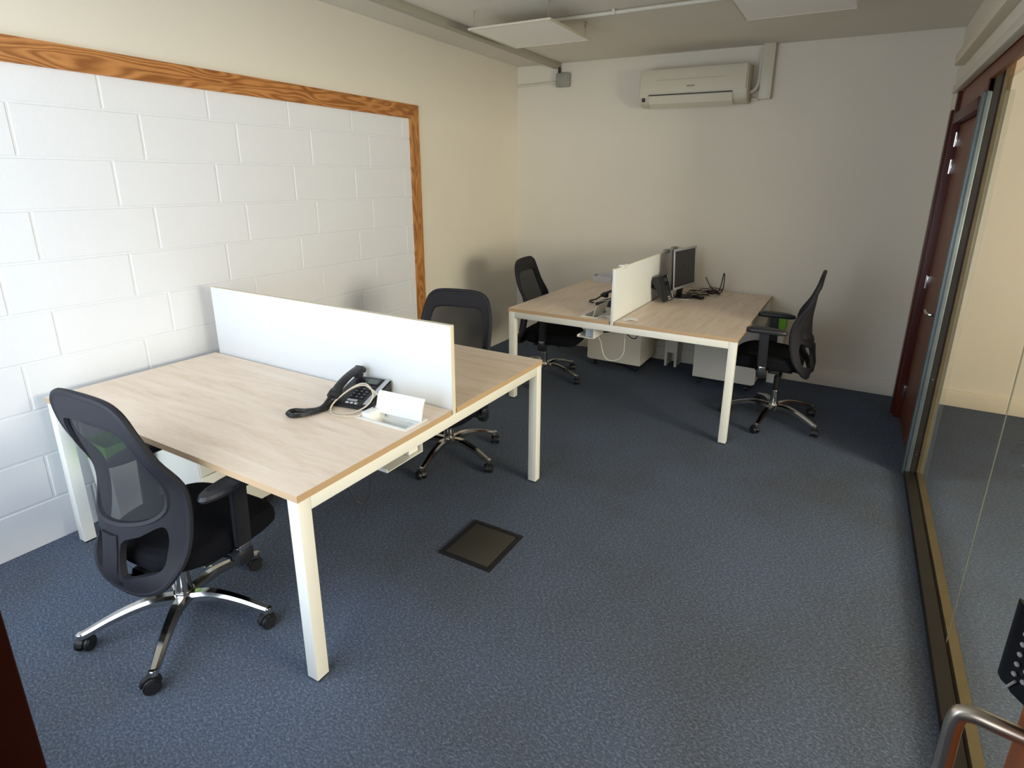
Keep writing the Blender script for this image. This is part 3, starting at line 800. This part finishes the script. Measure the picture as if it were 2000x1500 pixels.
# ------------------------------------------------------------------ pedestals
def pedestal(x0, x1, y0, y1, rz, front, label, h=.58):
    cx, cy = (x0+x1)/2, (y0+y1)/2; hx, hy = (x1-x0)/2, (y1-y0)/2
    t = empty('pedestal', (cx, cy, 0), rz)
    b = MB(); b.box(-hx, hx, -hy, hy, .068, h, bev=.002); b.build('body', M['ped'], t, smooth=True)
    s_ = front
    for k, (z0, z1) in enumerate(((.075, .33), (.335, .45), (.455, h-.006))):
        b = MB(); b.box(s_*hx, s_*(hx+.016), -hy+.003, hy-.003, z0, z1, bev=.0015) if s_ > 0 else b.box(-hx-.016, -hx, -hy+.003, hy-.003, z0, z1, bev=.0015)
        d = b.build('drawer', M['ped'], t, smooth=True)
        b = MB(); xx = s_*(hx+.016); b.tube([(xx, -.05, z1-.03), (xx+s_*.022, -.045, z1-.03), (xx+s_*.022, .045, z1-.03), (xx, .05, z1-.03)], .004, 8, smooth=2); b.build('handle', M['chrome'], d, smooth=True)
    for sx in (-1, 1):
        for sy in (-1, 1):
            b = MB(); X, Y = sx*(hx-.05), sy*(hy-.05)
            b.cyl((X-.012, Y, .024), (X+.012, Y, .024), .024, n=16, bev=.003); b.box(X-.016, X+.016, Y-.016, Y+.016, .040, .068, bev=.002)
            b.build('caster', M['rubber'], t, smooth=True)
    tag(t, label, 'drawer unit')
    return t
pedestal(1.11, 1.61, -.545, -.10, 0, -1, 'white mobile drawer unit under the left half of the far desk')
pedestal(2.085, 2.575, -.55, -.13, 0, 1, 'white mobile drawer unit beside the side-on chair under the far desk')
pedestal(.17, .62, -3.98, -3.56, 0, 1, 'white mobile drawer unit at the left wall under the near desk')
# green folders seen against the walls
b = MB(); b.box(-.055, .055, -.004, .004, 0, .085, bev=.001); o = b.build('green_card', M['green'], loc=(.16, -3.99, .42), rotz=R(0))
bpy.data.objects.remove(o)
t0 = empty('waste_bin', (.20, -4.10, 0))
def bin_mesh(w0, w1, h, t_=.004):
    b = MB(); n_ = 4; O = [(-1, -1), (1, -1), (1, 1), (-1, 1)]; rings = []
    for w, z in ((w0, 0), (w1, h), (w1-t_, h), (w0-t_, t_)):
        rings.append([b.bm.verts.new((a*w, c*w, z)) for a, c in O])
    b.bm.faces.new(rings[0]); b.bm.faces.new(rings[3])
    for A, B in zip(rings, rings[1:]):
        for k in range(4): b.bm.faces.new((A[k], A[(k+1) % 4], B[(k+1) % 4], B[k]))
    return b
b = bin_mesh(.075, .095, .40); b.build('body', M['white_plastic'], t0)
b = MB(); b.ring_plate(-.097, .097, -.097, .097, -.090, .090, -.090, .090, .40, .49); b.build('rim', M['green'], t0)
tag(t0, 'white bin with green rim beside the left wall behind nearest chair', 'bin')
t1 = copy_tree(t0); t1.location = (2.685, -.12, 0)
tag(t1, 'pale bin with green rim between far desk and back wall, by side-on chair', 'bin')
t1.scale = (.55, .8, 1.2)

# ------------------------------------------------------------------ telephone on the near desk
def phone():
    root = empty('telephone')
    b = MB()   # wedge: y depth, z height
    b.prism([(-.10, 0), (-.10, .022), (.10, .078), (.10, .02), (.085, 0)], 'x', -.095, .095, bev=.006)
    body = b.build('body', M['black'], root, smooth=True)
    sl = math.atan2(.056, .20); 
    def onface(x, y, dz=0): return (x, y, .022+(y+.10)*.056/.20+dz)
    rot = Matrix.Rotation(sl, 3, 'X')
    def fbox(b, x0, x1, y0, y1, h, mat=None, bev=0):
        c = onface((x0+x1)/2, (y0+y1)/2); vs = b.box(x0, x1, c[1]-(y1-y0)/2, c[1]+(y1-y0)/2, c[2]-.001, c[2]+h, bev=bev, mat=mat, rot=rot, piv=c)
    b = MB(); fbox(b, .070, .092, -.092, .097, .003, bev=.001); tag(b.build('silver_strip', M['silver'], body, smooth=True), 'silver side strip')
    b = MB(); fbox(b, -.022, .060, .038, .088, .003, bev=.001); b.build('bezel', M['blackglossy'], body, smooth=True)
    b = MB(); fbox(b, -.012, .050, .047, .080, .0040); b.build('display', M['lcd'], body)
    labels = '1 2 3 4 5 6 7 8 9 * 0 #'.split()
    for r_ in range(4):
        for c_ in range(3):
            x = -.012+.026*c_; y = .006-.019*r_
            b = MB(); fbox(b, x-.008, x+.008, y-.006, y+.006, .004, bev=.001); k = b.build('key', M['key'], body, smooth=True)
            c = onface(x, y); text_part('key_digit', labels[r_*3+c_], .0085, M['keymark'], body, (c[0], c[1]-.001, c[2]+.0048), (sl, 0, 0))
    for c_ in range(4):
        x = -.020+.024*c_
        b = MB(); fbox(b, x-.008, x+.008, .022, .030, .003, bev=.001); b.build('function_key', M['key'], body, smooth=True)
    b = MB(); fbox(b, -.018, .030, -.078, -.066, .003, bev=.001); b.build('memory_key', M['silver'], body, smooth=True)
    for c_ in range(3):
        b = MB(); fbox(b, -.016+.022*c_, -.002+.022*c_, -.094, -.085, .003, bev=.001); b.build('function_key', M['keymark'], body, smooth=True)
    # handset resting on the left of the body, arched
    b = MB()
    P = catmull([(-.062, -.118, .052), (-.062, -.095, .068), (-.062, -.05, .091), (-.062, .0, .107), (-.062, .05, .116), (-.062, .082, .117), (-.062, .100, .106)], 4)
    n = len(P); sc = [(1.0, 1.0) if (k < 5 or k > n-6) else (.82, .72) for k in range(n)]
    b.sweep(P, [(-.025, -.008), (-.018, -.013), (.018, -.013), (.025, -.008), (.025, .006), (.016, .014), (-.016, .014), (-.025, .006)], scales=sc)
    for yy, zz in ((-.088, .052), (.072, .092)):
        b.cyl((-.062, yy, zz-.012), (-.062, yy, zz+.028), .023, .026, 18, bev=.005)
    hs = b.build('handset', M['black'], root, smooth=40)
    return root
ph = phone(); ph.location = (1.322, -3.612, ZT); ph.rotation_euler.z = R(10)
b = MB(); pts = []
path = catmull([(-.062, -.125, .055), (-.085, -.16, .016), (-.13, -.20, .012), (-.175, -.215, .012), (-.185, -.245, .012), (-.155, -.265, .012), (-.115, -.245, .012), (-.085, -.195, .012), (-.075, -.14, .010), (-.09, -.09, .008)], 40)
for k, p in enumerate(path):
    a = k*1.25; d = (path[min(k+1, len(path)-1)]-path[max(k-1, 0)]).normalized(); n1 = d.cross(Vector((0, 0, 1))).normalized(); n2 = n1.cross(d)
    pts.append(p+n1*(.0075*math.cos(a))+n2*(.0075*math.sin(a)))
b.tube(pts, .0036, 6, smooth=0); b.build('coiled_cord', M['cable_black'], ph, smooth=True)
tag(ph, 'black corded desk telephone with silver strip on the near desk', 'telephone')
# beige phone cable in loops + black lead
b = MB(); b.tube([(1.50, -3.655, .76), (1.47, -3.655, .80), (1.425, -3.66, .83), (1.385, -3.66, .835), (1.335, -3.675, .815), (1.290, -3.715, .775), (1.285, -3.755, .744), (1.33, -3.775, .740), (1.40, -3.745, .742), (1.445, -3.70, .77), (1.450, -3.668, .81),
                   (1.40, -3.655, .842), (1.345, -3.672, .825), (1.295, -3.735, .770), (1.310, -3.778, .741), (1.38, -3.79, .740), (1.44, -3.76, .742), (1.462, -3.72, .75), (1.463, -3.70, .74), (1.463, -3.69, .70)], .0032, 8, smooth=6)
tag(b.build('telephone_cable', M['cable_beige'], smooth=True), 'looped beige cable lying over the black telephone', 'cable')
b = MB(); b.tube([(1.410, -3.60, .745), (1.435, -3.625, .765), (1.456, -3.65, .775), (1.460, -3.675, .76), (1.468, -3.70, .73), (1.470, -3.71, .69)], .0022, 8, smooth=6)
tag(b.build('power_lead', M['cable_black'], smooth=True), 'thin black lead from telephone into the white cable port', 'cable')

# ------------------------------------------------------------------ far desk things
ph2 = phone(); ph2.location = (1.53, -1.12, ZT); ph2.rotation_euler.z = R(-95)
b = MB(); b.tube([(-.05, -.12, .05), (-.04, -.16, .02), (.0, -.19, .012), (.05, -.17, .012), (.06, -.13, .012)], .006, 8, smooth=6); b.build('coiled_cord', M['cable_black'], ph2, smooth=True)
tag(ph2, 'black telephone half hidden behind left side of the far desk screen', 'telephone')
ph3 = phone(); ph3.matrix_world = Matrix.Translation((1.875, -.765, ZT+.004)) @ Matrix.Rotation(R(84), 4, 'Z') @ Matrix.Rotation(R(56), 4, 'X') @ Matrix.Translation((0, .1, 0))
b = MB(); b.box(-.07, .07, .085, .095, -.14, .03, bev=.002, rot=Matrix.Rotation(R(-36), 3, 'X'), piv=(0, .09, .0)); b.build('stand', M['black'], ph3, smooth=True)
for o_ in [x for x in scene.objects if x.parent == ph3 and x.name.startswith('handset')]: bpy.data.objects.remove(o_)
tag(ph3, 'black device leaning up against the far desk screen beside the monitor', 'telephone')
# monitor
t0 = empty('monitor', (1.935, -.50, ZT), R(-10))
b = MB()
b.cyl((0, 0, 0), (0, 0, .006), .108, .106, 40, mat=M['silver']); b.cyl((0, 0, .006), (0, 0, .012), .106, .085, 40, mat=M['black'])
b.build('base', None, t0, smooth=True)
b = MB(); b.box(-.045, -.033, -.05, .05, .008, .28, bev=.004, mat=M['black'], rot=Matrix.Rotation(R(6), 3, 'Y'), piv=(-.04, 0, .01)); b.box(-.052, -.0465, -.052, .052, .008, .28, bev=.002, mat=M['silver'], rot=Matrix.Rotation(R(6), 3, 'Y'), piv=(-.04, 0, .01)); b.build('stand', None, t0, smooth=True)
mt = Matrix.Translation((-.005, 0, .085)) @ Matrix.Rotation(R(-3), 4, 'Y')
b = MB(); b.box(-.012, .006, -.213, .213, 0, .330, bev=.004, mat=M['black']); b.box(-.026, -.010, -.12, .12, .05, .26, bev=.006, mat=M['black']); b.transform(mt); b.build('housing', None, t0, smooth=True)
b = MB()
b.box(.006, .013, -.216, .216, 0, .020, bev=.002); b.box(.006, .013, -.216, .216, .316, .334, bev=.002); b.box(.006, .013, -.216, -.198, .02, .316, bev=.002); b.box(.006, .013, .198, .216, .02, .316, bev=.002)
b.transform(mt); b.build('bezel', M['silver'], t0, smooth=True)
b = MB(); b.box(.005, .0085, -.199, .199, .019, .317); b.transform(mt); b.build('screen', M['dark_screen'], t0)
tag(t0, 'silver-framed flat monitor with dark screen on round base', 'monitor')
# tangle of cables
random.seed(3)
for nm, mat, n, r_, lab in (('cable', 'cable_black', 26, .0035, 'tangle of black cables on far desk behind the monitor'), ('cable', 'cable_beige', 14, .003, 'grey-beige cable lying among the black cable tangle')):
    P = []
    for k in range(n):
        a = k*2.1+(1 if r_ < .0035 else 0); rr = .035+.07*random.random(); s_ = k/(n-1)
        P.append((1.98+.15*s_+rr*math.cos(a)*1.1, -.36+.12*s_+rr*math.sin(a)*1.2, ZT+.006+.045*random.random()))
    b = MB(); b.tube(P, r_, 6, smooth=6); tag(b.build(nm, M[mat], smooth=True), lab, 'cable')
b = MB(); b.tube([(2.02, -.36, ZT+.006), (2.10, -.30, ZT+.008), (2.16, -.22, ZT+.02), (2.18, -.20, ZT+.07), (2.190, -.195, ZT+.15), (2.196, -.19, ZT+.185), (2.203, -.19, ZT+.15), (2.20, -.185, ZT+.06), (2.18, -.16, ZT+.012), (2.14, -.17, ZT+.006), (2.08, -.22, ZT+.006)], .0045, 8, smooth=6)
tag(b.build('cable', M['cable_black'], smooth=True), 'stiff black cable loop standing upright on the far desk', 'cable')
b = MB(); b.tube([(2.02, -.08, ZT+.12), (2.06, -.10, ZT+.06), (2.10, -.13, ZT+.02), (2.06, -.18, ZT+.01), (1.98, -.16, ZT+.006)], .004, 8, smooth=6)
tag(b.build('cable', M['cable_black'], smooth=True), 'black lead hanging down from back of monitor towards the wall', 'cable')
t0 = empty('mouse', (2.06, -.50, ZT), R(70))
b = MB(); b.box(-.028, .028, -.05, .05, 0, .026, bev=.012, seg=4); b.build('shell', M['blackglossy'], t0, smooth=True)
b = MB(); b.cyl((-.004, .02, .026), (.004, .02, .026), .006, n=12); b.build('wheel', M['rubber'], t0, smooth=True)
tag(t0, 'small black mouse just right of the monitor base', 'mouse')
# carton with papers at the back left
t0 = empty('carton', (1.055, -.12, ZT), R(8))
b = bin_mesh(.085, .085, .055, .003); b.transform(Matrix.Diagonal((1.1, .8, 1, 1))); b.build('tray', M['boxcard'], t0)
b = MB(); b.box(-.07, .06, -.05, .05, .030, .036, rot=Matrix.Rotation(R(8), 3, 'Y')); b.build('paper', M['paper'], t0)
tag(t0, 'small open grey carton with papers at back left of the far desk', 'box')
def paper(x, y, rz, sx, sy, z, lab):
    b = MB(); b.box(-sx/2, 0, -sy/2, sy/2, .0005, .0018, rot=Matrix.Rotation(R(-9), 3, 'Y'), piv=(-sx/2, 0, .001)); b.box(0, sx/2, -sy/2, sy/2, .0005, .0018, rot=Matrix.Rotation(R(9), 3, 'Y'), piv=(sx/2, 0, .001))
    tag(b.build('note_paper', M['paper'], loc=(x, y, z), rotz=R(rz)), lab, 'paper')
paper(1.830, -1.525, 25, .10, .075, ZT, 'folded white paper on far desk just right of the screen end')
paper(1.655, -1.535, -10, .085, .055, ZT, 'white paper slip on far desk between the cable port and screen')
# clips on top of the far screen
for (y, lab) in ((-1.48, 'white clip holding onto near end of the far desk screen top'), (-.42, 'grey clip on top edge of far desk screen beside monitor'), (-.18, 'grey clip at the wall end of the far desk screen top')):
    t0 = empty('screen_clip', (1.739, y, 1.106))
    b = MB(); b.box(-.018, .018, -.05, .05, .0015, .012, bev=.004); b.build('cap', M['white_plastic'] if y < -1 else M['grey_plastic'], t0, smooth=True)
    b = MB(); b.box(-.018, -.0115, -.05, .05, -.018, .004, bev=.001); b.box(.0115, .018, -.05, .05, -.018, .004, bev=.001); b.build('jaw', M['white_plastic'] if y < -1 else M['grey_plastic'], t0)
    tag(t0, lab, 'clip')
# hanging leads under the far desk
b = MB(); b.tube([(1.56, -1.50, .59), (1.583, -1.45, .52), (1.60, -1.45, .45), (1.63, -1.45, .397), (1.68, -1.45, .385), (1.735, -1.45, .41), (1.768, -1.45, .465), (1.77, -1.45, .55), (1.757, -1.42, .62), (1.74, -1.40, .68)], .0035, 8, smooth=6)
tag(b.build('cable', M['cable_white'], smooth=True), 'white cable hanging in a loop below the front rail of far desk', 'cable')
b = MB(); b.tube([(1.62, -1.20, .665), (1.66, -1.2, .60), (1.70, -1.20, .54), (1.74, -1.20, .51), (1.775, -1.20, .515), (1.79, -1.2, .56), (1.785, -1.2, .62), (1.77, -1.2, .67)], .004, 8, smooth=6)
b.box(1.768, 1.80, -1.212, -1.190, .57, .62, bev=.003)
tag(b.build('cable', M['cable_black'], smooth=True), 'black cable with plug hanging under middle of the far desk', 'cable')
b = MB(); b.tube([(1.56, -1.42, .592), (1.60, -1.40, .585), (1.64, -1.38, .60), (1.66, -1.37, .64), (1.67, -1.36, .68)], .006, 8, smooth=6)
tag(b.build('cable', M['cable_black'], smooth=True), 'thick black lead running from the tray up under the far desk', 'cable')
b = MB(); b.tube([(1.45, -3.80, .62), (1.47, -3.86, .50), (1.50, -3.84, .40), (1.52, -3.80, .42), (1.50, -3.76, .55), (1.49, -3.74, .60)], .003, 8, smooth=6)
tag(b.build('cable', M['cable_black'], smooth=True), 'thin black cable dangling under the near desk tray', 'cable')
